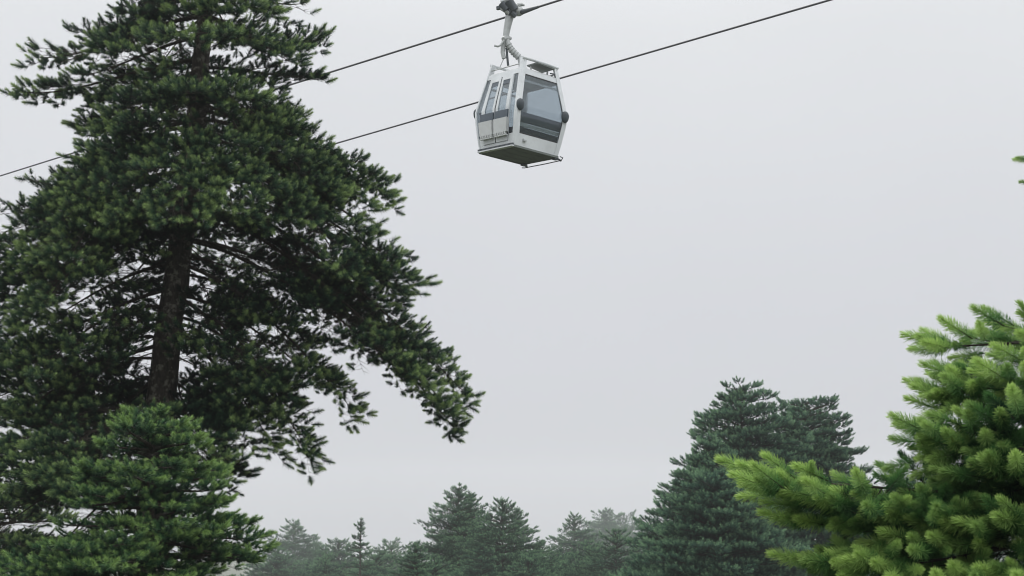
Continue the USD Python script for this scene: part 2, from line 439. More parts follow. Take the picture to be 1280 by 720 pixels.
def trunk_mesh(pts, radii, rng, sides=14, rough=0.05):
    pts, radii = np.asarray(pts, float), np.asarray(radii, float)
    t = np.linspace(0, 1, max(12, len(pts) * 8))
    src = np.linspace(0, 1, len(pts))
    from scipy.interpolate import PchipInterpolator
    c = PchipInterpolator(src, pts)(t)
    r = np.interp(t, src, radii)
    v, f = tube(c, r, sides)
    n = meshkit.fbm(v * [7, 7, 2.5], 3, 3) - 0.5
    axis = np.vstack([np.repeat(c, sides, 0), c[:1], c[-1:]])
    v = v + (v - axis) * (n * rough * 8)[:, None]
    return v, f


rs = np.random.default_rng(77)
old_protos = [make_shoot(90, rs, 0.41, 0.050, tipcol=(-0.24 + 0.05 * q, 0.20 + 0.13 * q)) for q in range(6)]
young_protos = [make_shoot(84, rs, 0.36, 0.050, tipcol=(-0.22 + 0.05 * q, 0.22 + 0.13 * q), flat=0.15) for q in range(6)]
near_protos = [make_shoot(380, rs, 0.22, 0.0125, quads=True, stem=0.018, tipcol=(-0.25 + 0.08 * q, 0.10 + 0.15 * q), flat=0.25) for q in range(6)]
far_protos = [make_shoot(30, rs, 0.40, 0.09, tipcol=(-0.2 + 0.06 * q, 0.25 + 0.15 * q), flat=0.2) for q in range(5)]


def bough_curve(root, tip, sag=0.1, lift=0.08, n=12, short=0.0):
    """Leaves the trunk rising a little, sags, and turns up at the tip."""
    root, tip = np.asarray(root, float), np.asarray(tip, float)
    tip = tip - unit(tip - root) * short
    d = tip - root
    L = np.linalg.norm(d)
    c1 = root + d * 0.30 + np.array([0, 0, sag * L])
    c2 = root + d * 0.72 + np.array([0, 0, (0.35 * sag - lift) * L])
    return bezier(root, c1, c2, tip, n)


# ---- the big old fir on the left
Y0 = 16.0
big = Fir(11)
rng = big.rng
axis_v = [900, 720, 600, 480, 290, 140, 0, -120, -190]
axis_u = [172, 183, 195, 203, 228, 246, 258, 268, 274]
trunk_at = lambda v: at(np.interp(-v, [-a for a in axis_v], axis_u), v, Y0)
base = np.array([at(172, 900, Y0)[0] - 0.03, Y0, 0.0])
base[2] = float(ground_z(base[0], base[1])) - 0.05
tp = thing('fir_tree', 'tall dark old fir with drooping boughs and bare lichened trunk filling the left side', 'tree', base)
tr = [base] + [trunk_at(v) for v in (800, 720, 600, 480, 290, 140, 0, -120, -190)]
obj('trunk', (lambda m: (m[0] - base, m[1]))(trunk_mesh(tr, [0.23, 0.18, 0.165, 0.15, 0.142, 0.125, 0.10, 0.07, 0.04, 0.012], rng)), 'bark', tp, smooth=True)
K = dict(step2=0.10, step3=0.064, shoot=0.105, hang=0.3, up=0.8, rough=0.28, tipw=0.3)
# (height on the trunk, tip u, tip v, depth of the tip from the trunk, width of the spray, sag, lift)
silhouette = [
    (-10, 384, 6, -0.2, .42, .06, .10), (40, 407, 50, 0.1, .40, .02, .12), (85, 404, 94, 0.2, .42, .05, .10), (95, 362, 150, -0.5, .5, .10, .06),
    (120, 416, 204, 0.3, .45, .12, .04), (140, 494, 246, 0.1, .66, .14, .06), (175, 478, 296, -0.4, .5, .16, .02), (200, 520, 352, -0.5, .74, .15, .02),
    (245, 590, 498, 0.0, .66, .17, -.02), (250, 575, 542, 0.4, .5, .16, -.04), (300, 520, 470, -0.6, .62, .12, 0), (330, 445, 515, -0.5, .6, .14, -.04),
    (262, 572, 520, -.5, .5, .15, -.03), (150, 470, 262, -.4, .5, .15, .02), (205, 505, 372, .2, .5, .16, .02),
    (370, 392, 572, -0.7, .6, .14, -.04), (410, 345, 560, -0.9, .5, .12, -.04), (300, 470, 400, 0.9, .6, .12, .0),
    (-60, 152, 22, -0.1, .42, .04, .10), (-20, 120, 62, -0.5, .45, .06, .08), (20, 40, 74, 0.0, .5, .06, .12), (75, 18, 116, 0.1, .42, .05, .12),
    (95, 95, 165, 0.5, .4, .08, .05), (150, 44, 268, -0.3, .34, .14, .03), (185, -20, 305, -0.3, .5, .15, .02), (215, -60, 350, -0.4, .7, .14, .0),
    (290, -40, 420, 0.5, .7, .12, .0), (360, -20, 470, -0.8, .65, .08, .0), (400, 20, 520, -0.9, .6, .08, 0), (430, -50, 560, 0.1, .6, .1, 0),
    (470, 60, 600, 0.3, .6, .1, 0), (330, 60, 400, 1.0, .6, .1, .0),
]
for rv, u, v, dy, w, sag, lift in silhouette:
    big.bough(bough_curve(trunk_at(rv), at(u, v, Y0 + dy), sag, lift, 14, 0.08), 0.024, w * 1.1, t0=0.16, **K)
# boughs that lean out towards the camera and hang over the trunk
tiers = [  # root height, [(tip u, tip v, depth towards the camera)]
    (-45, [(320, 12, -.8), (255, -20, -1.1), (185, -8, -.9)]),
    (0, [(272, 18, -1.0), (232, 8, -.8)]),
    (35, [(352, 62, -.8), (300, 42, -1.3), (235, 55, -1.5), (165, 66, -1.1), (115, 88, -.6)]),
    (100, [(346, 150, -.9), (310, 122, -1.5), (250, 118, -1.7), (185, 132, -1.5), (135, 160, -1.0)]),
    (125, [(390, 235, -.9), (340, 262, -1.6), (285, 268, -2.0), (225, 272, -2.2), (165, 265, -1.9), (105, 255, -1.4)]),
    (165, [(425, 335, -1.2), (95, 320, -1.5), (45, 320, -1.2)]),
    (250, [(20, 400, -1.0), (60, 385, -1.3)]),
    (545, [(110, 610, -2.2), (55, 600, -1.8), (15, 560, -1.4), (250, 590, -1.6)]),
    (395, [(345, 480, -1.0), (300, 470, -.7), (95, 455, -1.1), (50, 465, -1.2)]),
]
for rv, tips in tiers:
    for u, v, dy in tips:
        big.bough(bough_curve(trunk_at(rv + rng.uniform(-14, 14)), at(u + rng.uniform(-8, 8), v + rng.uniform(-8, 8), Y0 + dy), rng.uniform(0.2, 0.28) if rv > 110 else 0.08, -0.04 if rv > 110 else 0.05, 12), 0.022, rng.uniform(.6, .8) if rv > 110 else rng.uniform(.5, .62), t0=0.3,
                  **{**K, 'hang': 0.06, 'youth': 0.12})
# boughs on the far side
for q in range(24):
    rv = -150 + 640 * (q + 0.5) / 24
    R = np.interp(rv, [-190, 0, 250, 540], [0.15, 0.95, 2.0, 2.5]) * rng.uniform(0.65, 0.95)
    az = math.radians(rng.uniform(12, 168))
    p = trunk_at(rv)
    big.bough(bough_curve(p, p + [R * math.cos(az), R * math.sin(az), -R * rng.uniform(0.15, 0.5)], 0.15, 0.04, 10), 0.018, 0.5, t0=0.12, keep=0.7, **K)
for rv, u, v, dy in ((450, -40, 510, .5), (470, 20, 560, .8), (500, -50, 610, .4), (520, 60, 640, .7), (540, 110, 630, .5), (560, -30, 680, .6), (580, 40, 720, .5), (500, 270, 585, .5), (520, 290, 600, .7), (470, 300, 560, .8), (600, 100, 740, .6)):
    big.bough(bough_curve(trunk_at(rv), at(u, v, Y0 + dy), 0.12, 0.0, 12, 0.08), 0.018, 0.6, t0=0.12, youth=-0.3, **K)
for q in range(7):
    rv = rng.uniform(225, 330)
    az = math.radians(rng.uniform(-175, -5))
    r = rng.uniform(0.5, 1.0)
    p = trunk_at(rv)
    big.bough(bough_curve(p, p + [r * math.cos(az), r * math.sin(az) * 0.7, -r * rng.uniform(0.0, 0.35)], 0.12, 0.0, 9), 0.012, 0.42, t0=0.2, youth=-0.35, **K)
for q in range(34):
    rv = rng.uniform(285, 545)
    r = rng.uniform(0.25, 0.8)
    az = math.radians(rng.choice([-1, 1]) * rng.uniform(0, 50) + (180 if rng.random() < 0.5 else 0))
    p = trunk_at(rv)
    big.bough(bough_curve(p, p + [r * math.cos(az), abs(r * math.sin(az)) * 0.8 + 0.05, -r * rng.uniform(0.0, 0.6)], 0.1, 0.0, 7), 0.009, 0.32, t0=0.2, keep=0.85, youth=-0.3, **K)
# the crown above the frame
for q in range(16):
    rv = -185 + 150 * (q + 0.5) / 16
    R = np.interp(rv, [-190, 0], [0.12, 0.9]) * rng.uniform(0.8, 1.1)
    az = q * 2.4
    p = trunk_at(rv)
    big.bough(bough_curve(p, p + [R * math.cos(az), R * math.sin(az), R * 0.05], 0.1, 0.06, 8), 0.014, 0.35, t0=0.2, **K)
big.thin(np.array([1.4, 1.4, 2.4]), 0.49, 0.03, 4, bonus=np.where(np.arange(len(big.wood)) < len(silhouette), 0.05, 0.0))
print('big', len(big.wood), finish_fir(tp, base, big, old_protos, 'needles_old_fir', 300))


# ---- a general conical fir
def cone_fir(name, label, u, v, y, radius, seed, protos, mat, height=None, shoot=0.1, whorl=0.24, per=6, step2=0.12, step3=0.08, width=0.34, el=(0.35, -0.25), n_single=0, one=False, r0=0.018, ragged=0.2,
             lean=(0, 0), wood3=True, rad_pow=0.85, keep=1.0, spire=0.0, l3=0.5, bare=0.0, group=None, zlow=None, up=0.4, topel=0.5, hang=0.1, lop=0.0, thin=0.0, thin_share=0.25):
    """A fir with its tip at pixel (u, v) at depth y. radius: of the crown at the height of 60 percent below the tip."""
    top = at(u, v, y)
    b = np.array([top[0] + lean[0], y + lean[1], 0.0])
    b[2] = float(ground_z(b[0], b[1])) - 0.05
    H = top[2] - b[2]
    fir = Fir(seed)
    rng = fir.rng
    path = thing(name, label, 'tree', b, group)
    axis = lambda h: b + (top - b) * (h / H)
    rt = 0.016 * H + 0.015
    m = trunk_mesh([axis(h) for h in np.linspace(0, H, 6)], np.linspace(rt, 0.008, 6), rng, 10)
    obj('trunk', (m[0] - b, m[1]), 'bark', path, smooth=True)
    h = H - 0.45 * whorl
    low = (zlow if zlow is not None else 0.12 * H)
    q = 0
    while h > low:
        x = (H - h) / (0.6 * H)
        R = radius * min(x, 1.15) ** rad_pow
        if spire:
            R = radius * (min(x, 1.15) ** rad_pow) * (0.55 + 0.45 * min(1, x / spire))
        n = max(3, int(round(per * (0.35 + 0.65 * min(1, x * 3)))))
        ph = rng.uniform(0, 6.28)
        for k in range(n):
            if rng.random() < bare:
                continue
            az = ph + 6.283 * (k + rng.uniform(-0.3, 0.3)) / n
            r = max(0.5 * shoot, R * rng.uniform(1 - ragged * 1.4, 1 + ragged) * (1 + lop * math.sin(2 * az + 1.1 * seed + 2.5 * x)))
            e = np.interp(x, [0, 0.25, 1], [el[0] + topel, el[0], el[1]]) + rng.normal(0, 0.07)
            p = axis(h + rng.uniform(-0.3, 0.3) * whorl)
            fir.bough(bough_curve(p, p + [r * math.cos(az), r * math.sin(az), r * math.tan(e)], 0.08, 0.07, 7), min(r0, 0.25 * rt + 0.004), max(width * r, 0.6 * shoot), step2, step3, shoot, t0=0.2, hang=hang, up=up, wood3=wood3,
                      sec_sides=3, keep=keep, l3=l3)
        h -= whorl * (0.55 + 0.45 * min(1, x * 2))
        q += 1
    for q in range(3):
        fir.add(axis(H - shoot * 0.8 * (q + 0.8))[None], np.array([[rng.normal(0, 0.05), 0, 1.0]]), np.array([shoot * (0.9 + 0.1 * q)]), np.array([0.6]), 0)
    if hasattr(fir, 'wood') and not fir.wood:
        return
    if thin:
        fir.thin(np.array([1.2, 1.2, 2.0]) * thin, thin_share, 0.05, seed)
    n = finish_fir(path, b, fir, protos, mat, n_single, 'needle_shoots' if not one else 'crown', one_limb_part=one)
    print(name, u, v, 'boughs', len(fir.wood), 'shoots', n, 'H', round(H, 1))


cone_fir('fir_tree', 'young bushy bright green fir with layered sprays in front of the big trunk', 193, 524, 11.0, 1.32, 21, young_protos, 'needles_young_fir', shoot=0.085, whorl=0.155, per=10, step2=0.08, step3=0.055, ragged=0.2, hang=0.06, lop=0.2, thin=2.4,
         width=0.36, el=(0.05, -0.2), n_single=300, zlow=0.9, rad_pow=0.6, up=0.5, topel=0.25)
cone_fir('fir_tree', 'dark shaded fir at the lower left edge, behind the big old fir', -20, 560, 18.0, 2.2, 22, young_protos, 'needles_old_fir', shoot=0.09, whorl=0.17, per=8, step2=0.09, step3=0.06, width=0.4, up=0.7, el=(0.1, -0.3), zlow=0.9, n_single=60, thin=1.5)

# ---- firs at middle distance, right
M = dict(shoot=0.19, whorl=0.30, per=10, step2=0.19, step3=0.12, r0=0.03, one=True, wood3=False, up=0.7, width=0.42, topel=0.1, lop=0.15, thin=0.9, thin_share=0.1)
cone_fir('fir_tree', 'dark fir with a pointed top, tallest of the group behind the bright boughs', 926, 482, 52, 2.55, 31, far_protos, 'needles_mid_fir', el=(0.2, -0.1), ragged=0.4, rad_pow=0.52, **M)
cone_fir('fir_tree', 'broad dark fir with a rounded top, right of the tallest pointed dark fir', 1008, 502, 54, 2.6, 32, far_protos, 'needles_mid_fir', el=(0.15, -0.1), ragged=0.32, rad_pow=0.42, **M)
cone_fir('fir_tree', 'dark fir forming the stepped left shoulder of the dark group', 886, 548, 50, 2.9, 33, far_protos, 'needles_mid_fir', el=(0.3, -0.1), ragged=0.3, **M)
cone_fir('fir_tree', 'rounded dense green fir in front of the dark group, left of the bright bough', 898, 598, 44, 2.6, 34, far_protos, 'needles_mid_fir', el=(0.3, -0.1), rad_pow=0.6, **M)
cone_fir('fir_tree', 'dark fir seen through the gap in the bright green boughs', 1172, 575, 40, 2.4, 35, far_protos, 'needles_mid_fir', el=(0.2, -0.1), ragged=0.3, **M)

# ---- far firs in the mist
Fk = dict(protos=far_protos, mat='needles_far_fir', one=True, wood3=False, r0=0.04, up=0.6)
far = [  # u, v, depth, radius, extra, label
    (573, 611, 86, 3.9, {}, 'tall broad fir with a thin tip, largest of the misty firs left of centre'),
    (588, 618, 89, 2.8, {}, 'second tip close beside the tip of the largest misty fir'),
    (646, 638, 130, 3.2, {}, 'thin pale fir tip rising between the two tall misty firs'),
    (628, 627, 82, 3.7, {}, 'tall pointed fir just right of the largest misty fir'),
    (675, 678, 88, 2.7, {}, 'low fir at the right foot of the tall pointed misty fir'),
    (451, 648, 95, 2.3, dict(bare=0.25, spire=0.9, whorl=0.7), 'thin open fir with a narrow spire, standing alone between pale misty firs'),
    (368, 655, 200, 6.6, {}, 'pale misty fir half hidden by the young fir'),
    (396, 680, 220, 7.0, {}, 'pale misty fir second from the young fir'),
    (423, 678, 160, 5.6, dict(rad_pow=0.7), 'grey green blunt fir left of the thin open spire'),
    (489, 682, 150, 6.0, dict(rad_pow=0.75), 'rounded misty fir right of the thin open spire'),
    (520, 680, 66, 1.9, {}, 'small dark fir in front of the largest misty fir'),
    (718, 646, 150, 5.2, dict(bare=0.08), 'misty grey fir with layered boughs, right of centre'),
    (757, 641, 330, 11, dict(bare=0.1), 'palest misty fir with a thin top, fading into fog'),
    (776, 648, 340, 12, dict(rad_pow=0.65), 'pale rounded fir in fog beside the palest thin topped fir'),
    (770, 668, 84, 3.6, dict(rad_pow=0.8), 'dark green fir in front of the palest misty firs'),
    (736, 680, 88, 3.2, dict(rad_pow=0.8), 'dark green fir below the misty grey layered fir'),
    (602, 685, 78, 2.7, {}, 'low green fir at the foot of the two tall misty firs'),
    (660, 698, 76, 2.7, {}, 'low green fir at the foot of the tall pointed misty fir'),
    (545, 700, 75, 2.7, {}, 'low green fir below the largest misty fir'),
    (345, 690, 130, 5.2, {}, 'grey green fir low behind the edge of the young fir'),
    (408, 698, 110, 4.4, {}, 'low grey green fir below the pale firs beside the young fir'),
    (470, 696, 105, 4.2, {}, 'low grey green fir at the right foot of the thin open spire'),
    (698, 692, 105, 4.2, {}, 'low grey green fir at the left foot of the layered grey fir'),
    (803, 688, 100, 4.0, {}, 'low green fir at the left foot of the dark group'),
]
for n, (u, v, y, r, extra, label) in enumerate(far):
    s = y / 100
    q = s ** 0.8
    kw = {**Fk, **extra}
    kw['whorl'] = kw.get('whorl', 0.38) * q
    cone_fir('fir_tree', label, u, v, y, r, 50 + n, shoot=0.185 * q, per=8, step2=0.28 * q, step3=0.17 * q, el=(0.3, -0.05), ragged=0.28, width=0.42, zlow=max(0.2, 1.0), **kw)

# ---- the near fir on the right
Yn = 5.0
near = Fir(41)
rng = near.rng
nb = np.array([at(1420, 700, Yn)[0], Yn + 0.2, 0.0])
nb[2] = float(ground_z(nb[0], nb[1])) - 0.05
npth = thing('fir_tree', 'nearest fir, bright lime green boughs reaching in from the right edge', 'tree', nb)
ntop = nb + [0.05, 0, 4.3]
m = trunk_mesh([nb, nb + [0, 0, 1.5], nb + [0.02, 0, 3.0], ntop], [0.085, 0.07, 0.04, 0.008], rng, 12)
obj('trunk', (m[0] - nb, m[1]), 'bark', npth, smooth=True)
nax = lambda z: np.array([np.interp(z, [nb[2], ntop[2]], [nb[0], ntop[0]]), nb[1], z])
NK = dict(step2=0.105, step3=0.085, shoot=0.125, hang=0.2, up=0.28, tipw=0.22, rough=0.12)
near_b = [  # tip u, tip v, tip depth, rise of the root above the tip (m), width
    (1150, 432, 5.4, -0.02, .20), (1232, 428, 5.5, -0.02, .16), (1172, 472, 5.11, -0.08, .24), (1160, 500, 5.17, -0.1, .26), (1133, 538, 5.0, -0.12, .26), (1172, 562, 4.99, -0.04, .24),
    (1235, 470, 4.93, -0.1, .26), (1258, 450, 5.0, -0.05, .16), (1225, 525, 4.87, -0.1, .26), (1240, 590, 4.81, -0.08, .28), (1185, 615, 5.17, -0.02, .22),
    (918, 590, 5.17, -0.16, .20), (935, 610, 5.0, -0.13, .22), (1010, 632, 5.05, -0.08, .22), (1080, 632, 5.29, -0.03, .16), (1100, 652, 4.99, 0.02, .2), (972, 655, 5.15, -0.02, .12), (985, 706, 5.15, 0.05, .10), (1028, 712, 4.95, 0.16, .24),
    (1120, 680, 4.93, -0.05, .26), (1075, 712, 4.87, 0.08, .24), (1190, 665, 4.87, -0.03, .26), (1260, 660, 4.75, 0.0, .26), (1150, 735, 4.87, 0.0, .26), (1235, 725, 4.75, 0.0, .26),
]
for u, v, y, rise, w in near_b:
    tip = at(u, v, y)
    root = nax(tip[2] + rise)
    near.bough(bough_curve(root, tip, 0.06, 0.03, 14, 0.10), 0.011, w, t0=0.36 if u < 1100 else 0.22, **NK)
for u, v, y in ((1266, 206, 5.4), (1274, 234, 5.3)):
    tip = at(u, v, y)
    near.bough(bough_curve(nax(tip[2] + 0.02), tip, 0.04, 0.02, 10, 0.08), 0.008, 0.04, t0=0.6, **{**NK, 'tipw': 0.1, 'shoot': 0.06, 'step2': 0.06, 'youth': -0.4})
for q in range(9):
    z = at(1300, 515 + 27 * q, Yn)[2]
    az = math.radians(rng.uniform(-150, 150))
    r = 0.5 * rng.uniform(0.6, 1.0)
    p = nax(z)
    near.bough(bough_curve(p, p + [r * math.cos(az), r * math.sin(az), 0.08 * r], 0.06, 0.03, 9), 0.010, 0.26, t0=0.2, **NK)
near.thin(np.array([3.0, 3.0, 5.0]), 0.26, 0.04, 9, 0.55)
print('near', len(near.wood), finish_fir(npth, nb, near, near_protos, 'needles_near_fir', 300))

# ------------------------------------------------------------------ gondola cabin on its rope
CP = np.array([0.22, 36.93, 11.32])
CR = Rotation.from_euler('z', -49.2, degrees=True).as_matrix()
CR = Rotation.from_euler('y', 3.7, degrees=True).as_matrix() @ CR      # it sways a little
ORG = CP - CR @ np.array([0, 0, 1.0])                                  # centre of the cabin floor


def loc(p):
    """World point to cabin coordinates: x out of the end window, -y out of the doors, z up from the floor."""
    return (np.asarray(p, float) - ORG) @ CR


cab = thing('gondola_cabin', 'white ski lift gondola cabin with tinted windows hanging from the upper rope', 'cable car', (0, 0, 0))
cx = UsdGeom.Xformable(stage.GetPrimAtPath(cab))
cx.ClearXformOpOrder()
M4 = np.eye(4)
M4[:3, :3], M4[3, :3] = CR.T, ORG
cx.AddTransformOp().Set(Gf.Matrix4d(M4.tolist()))

ZP = [0.0, 0.30, 0.70, 0.93, 1.15, 1.80, 2.15]
AP = [0.630, 0.682, 0.742, 0.768, 0.735, 0.628, 0.570]
BP = [0.690, 0.735, 0.785, 0.792, 0.755, 0.622, 0.550]
ha, hb = (lambda z: np.interp(z, ZP, AP)), (lambda z: np.interp(z, ZP, BP))
EDGE = {'X': (lambda z: ha(z), lambda z: hb(z)), 'Y': (lambda z: hb(z), lambda z: ha(z))}


def panel(face, s0, s1, z0, z1, out=0.0, thick=0.04, nz=8, ns=1, gap=None):
    """A curved slab on a face of the cabin ('+X', '-X', '+Y', '-Y') between s0 and s1 of its half width and heights z0, z1."""
    sgn, ax = (1 if face[0] == '+' else -1), face[1]
    dist, half = EDGE[ax]
    zs = np.unique(np.concatenate([np.linspace(z0, z1, nz), [z for z in ZP if z0 < z < z1]]))
    ss = np.linspace(s0, s1, ns + 1)
    Z, S = np.meshgrid(zs, ss, indexing='ij')
    layers = []
    for o in (out, out - thick):
        d, w = dist(Z) + o, S * half(Z)
        x, y = (sgn * d, w) if ax == 'X' else (w, sgn * d)
        layers.append(np.stack([x, y, Z], -1).reshape(-1, 3))
    v = np.vstack(layers)
    nzs, nss = len(zs), len(ss)
    N = nzs * nss
    i, j = np.meshgrid(np.arange(nzs - 1), np.arange(nss - 1), indexing='ij')
    q = np.stack([i * nss + j, i * nss + j + 1, (i + 1) * nss + j + 1, (i + 1) * nss + j], -1).reshape(-1, 4)
    rim = [k * nss for k in range(nzs)][::-1] + list(range(nss)) + [k * nss + nss - 1 for k in range(nzs)][1:] + [(nzs - 1) * nss + k for k in range(nss)][::-1][1:]
    rim = [r for n, r in enumerate(rim) if n == 0 or r != rim[n - 1]]
    e = np.array([(a, b, b + N, a + N) for a, b in zip(rim[:-1], rim[1:])] + [(rim[-1], rim[0], rim[0] + N, rim[-1] + N)])
    e = e[e[:, 0] != e[:, 1]]
    quads = np.vstack([q, q[:, ::-1] + N, e[:, ::-1]])
    m = trimesh.Trimesh(v, np.vstack([quads[:, [0, 1, 2]], quads[:, [0, 2, 3]]]), process=True)
    m.fix_normals()
    return m


def box(x0, x1, y0, y1, z0, z1, r=0.0):
    m = trimesh.creation.box([x1 - x0, y1 - y0, z1 - z0])
    m.apply_translation([(x0 + x1) / 2, (y0 + y1) / 2, (z0 + z1) / 2])
    return m


cat_ = lambda *ms: trimesh.util.concatenate(ms)
T = lambda p, r, s=10: trimesh.Trimesh(*tube(p, r, s), process=False)


def part(name, mesh, mat, parent=None, smooth=35, label=None):
    p = obj(name, mesh, mat, parent or cab, smooth)
    if label:
        tag(stage.GetPrimAtPath(p), label)
    return p


def post(sx, sy):
    """A corner post that follows the bulge of the cabin, from the sill up to the roof rail."""
    zs = np.array([0.0, 0.15, 0.30, 0.50, 0.70, 0.82, 0.93, 1.04, 1.15, 1.45, 1.80, 2.14])
    w, t = 0.115, 0.055
    v, f = [], []
    for z in zs:
        a, b = ha(z) + 0.012, hb(z) + 0.012
        c = 0.030
        ring = [(a, b - w - 0.03), (a, b - c), (a - c, b), (a - t - 0.02, b), (a - t - 0.02, b - t), (a - t, b - w - 0.03)]
        v += [(sx * x, sy * y, z) for x, y in ring]
    k = 6
    for i in range(len(zs) - 1):
        for j in range(k):
            f.append((i * k + j, i * k + (j + 1) % k, (i + 1) * k + (j + 1) % k, (i + 1) * k + j))
    f = np.array(f)
    n = len(zs) * k
    caps = [(0, j, j + 1) for j in range(1, k - 1)] + [(n - k, n - k + j, n - k + j + 1) for j in range(1, k - 1)]
    m = trimesh.Trimesh(np.array(v), np.vstack([f[:, [0, 1, 2]], f[:, [0, 2, 3]], caps]), process=True)
    m.fix_normals()
    return m


for sx in (1, -1):
    for sy in (-1, 1):
        part('corner_post', post(sx, sy), 'white_paint')
# end walls: sill panel, header, big window
for f in ('+X', '-X'):
    part('end_panel', panel(f, -0.835, 0.835, 0.0, 0.285, 0.0, 0.05), 'white_paint')
    part('header', panel(f, -0.835, 0.835, 1.735, 1.86, 0.0, 0.05), 'white_paint')
    w = part('end_window', panel(f, -0.83, 0.83, 0.287, 1.733, -0.012, 0.012, 14), 'glass')
    part('window_seal', cat_(panel(f, -0.83, 0.83, 0.290, 0.312, -0.004, 0.006, 3), panel(f, -0.83, -0.808, 0.314, 1.71, -0.004, 0.006, 12), panel(f, 0.808, 0.83, 0.314, 1.71, -0.004, 0.006, 12),
                             panel(f, -0.83, 0.83, 1.712, 1.731, -0.004, 0.006, 3)), 'rubber_seal', w)
    part('vent_strip', panel(f, -0.80, 0.80, 1.545, 1.600, -0.026, 0.012, 3), 'galvanised', w)
    s = 1 if f == '+X' else -1
    seat = part('bench_seat', panel(f, -0.86, 0.86, 0.30, 0.455, -0.06, 0.34, 4), 'seat_fabric')
    part('backrest', panel(f, -0.86, 0.86, 0.575, 0.80, -0.06, 0.05, 5), 'dark_plastic', seat)
    part('seat_rail', panel(f, -0.86, 0.86, 0.475, 0.555, -0.075, 0.02, 3), 'grey_panel', seat)
    part('latch', cat_(box(-0.02, 0.02, -0.035, 0.035, -0.02, 0.02).apply_translation([s * (ha(0.15) + 0.012), -0.40, 0.14]), box(-0.012, 0.012, -0.06, -0.045, -0.02, 0.05).apply_translation([s * (ha(0.15) + 0.012), -0.40, 0.13])), 'galvanised')
# blind side: two fixed windows with a mullion
part('side_panel', panel('+Y', -0.90, 0.90, 0.0, 0.48, 0.0, 0.05), 'white_paint')
part('header', panel('+Y', -0.90, 0.90, 1.735, 1.86, 0.0, 0.05), 'white_paint')
part('side_window', panel('+Y', -0.89, 0.89, 0.482, 1.733, -0.012, 0.012, 12), 'glass')
# door side
part('header', panel('-Y', -0.90, 0.90, 1.735, 1.86, 0.0, 0.05), 'white_paint')
part('door_sill', panel('-Y', -0.90, 0.90, 0.0, 0.115, 0.0, 0.05), 'white_paint')
for s in (-1, 1):
    o = lambda a, b: (min(s * a, s * b), max(s * a, s * b))
    part('side_window', panel('-Y', *o(0.665, 0.90), 0.28, 1.733, -0.012, 0.012, 12), 'glass')
    part('side_panel', panel('-Y', *o(0.665, 0.90), 0.117, 0.278, 0.0, 0.05), 'white_paint')
    d = part('door', cat_(panel('-Y', *o(0.03, 0.125), 0.125, 1.728, 0.018, 0.045, 14), panel('-Y', *o(0.50, 0.64), 0.125, 1.728, 0.018, 0.045, 14), panel('-Y', *o(0.126, 0.499), 1.63, 1.728, 0.018, 0.045, 3),
                          panel('-Y', *o(0.126, 0.499), 0.125, 0.66, 0.018, 0.045, 6)), 'white_paint')
    part('door_window', panel('-Y', *o(0.126, 0.499), 0.662, 1.628, 0.004, 0.012, 12), 'glass', d)
    part('sun_band', panel('-Y', *o(0.127, 0.498), 1.52, 1.627, 0.012, 0.006, 4), 'dark_plastic', d)
    part('buffer_band', panel('-Y', *o(0.035, 0.66), 0.655, 0.835, 0.055, 0.035, 5), 'dark_plastic', d)
    # ski holder: a shallow tray on the lower door, with a toothed lower edge
    tray = [panel('-Y', *o(0.05, 0.70), 0.31, 0.640, 0.10, 0.02, 6), panel('-Y', *o(0.05, 0.075), 0.31, 0.640, 0.079, 0.06, 6), panel('-Y', *o(0.675, 0.70), 0.31, 0.640, 0.079, 0.06, 6)]
    h = part('ski_holder', cat_(*tray), 'grey_panel', d)
    teeth = [panel('-Y', *o(0.06 + 0.64 * k / 7, 0.06 + 0.64 * (k + 0.55) / 7), 0.255, 0.309, 0.105, 0.05, 2) for k in range(7)]
    part('ski_slot', cat_(*teeth, panel('-Y', *o(0.05, 0.70), 0.225, 0.254, 0.10, 0.05, 2)), 'grey_panel', d)
    part('slot_back', panel('-Y', *o(0.05, 0.70), 0.255, 0.309, 0.052, 0.02, 2), 'rubber_seal', d)
part('door_seal', panel('-Y', -0.029, 0.029, 0.125, 1.728, 0.006, 0.04, 14), 'rubber_seal')
# step sill round the floor on the door side, floor pan, bumpers
lip = panel('-Y', -0.99, 0.99, -0.010, 0.035, 0.050, 0.10, 2, 6)
part('step_sill', lip, 'dark_steel')
part('sill_trim', panel('-Y', -1.0, 1.0, -0.040, -0.012, 0.060, 0.10, 2, 6), 'white_paint')
fl = trimesh.creation.box([2 * 0.60, 2 * 0.655, 0.05])
fl.apply_translation([0, 0, -0.012])
rim = [box(-0.64, 0.64, 0.655, 0.70, -0.05, -0.003), box(0.605, 0.645, -0.68, 0.652, -0.05, -0.003), box(-0.645, -0.605, -0.68, 0.652, -0.05, -0.003)]
fp = part('floor_pan', cat_(fl, *rim), 'floor_pan', smooth=False)
part('floor_rib', cat_(*[box(x, x + 0.04, -0.60, 0.60, -0.044, -0.030) for x in (-0.35, -0.02, 0.31)]), 'floor_pan', fp, False)
for sx in (1, -1):
    for sy in (-1, 1):
        b_ = trimesh.creation.icosphere(3, 1.0)
        b_.vertices *= [0.068, 0.11, 0.15]
        b_.vertices[:, 2] *= np.where(b_.vertices[:, 2] > 0, 0.8, 1.1)
        b_.apply_translation([sx * (ha(0.95) + 0.015), sy * (hb(0.95) - 0.085), 0.95])
        part('bumper', b_, 'bumper_rubber', smooth=60)
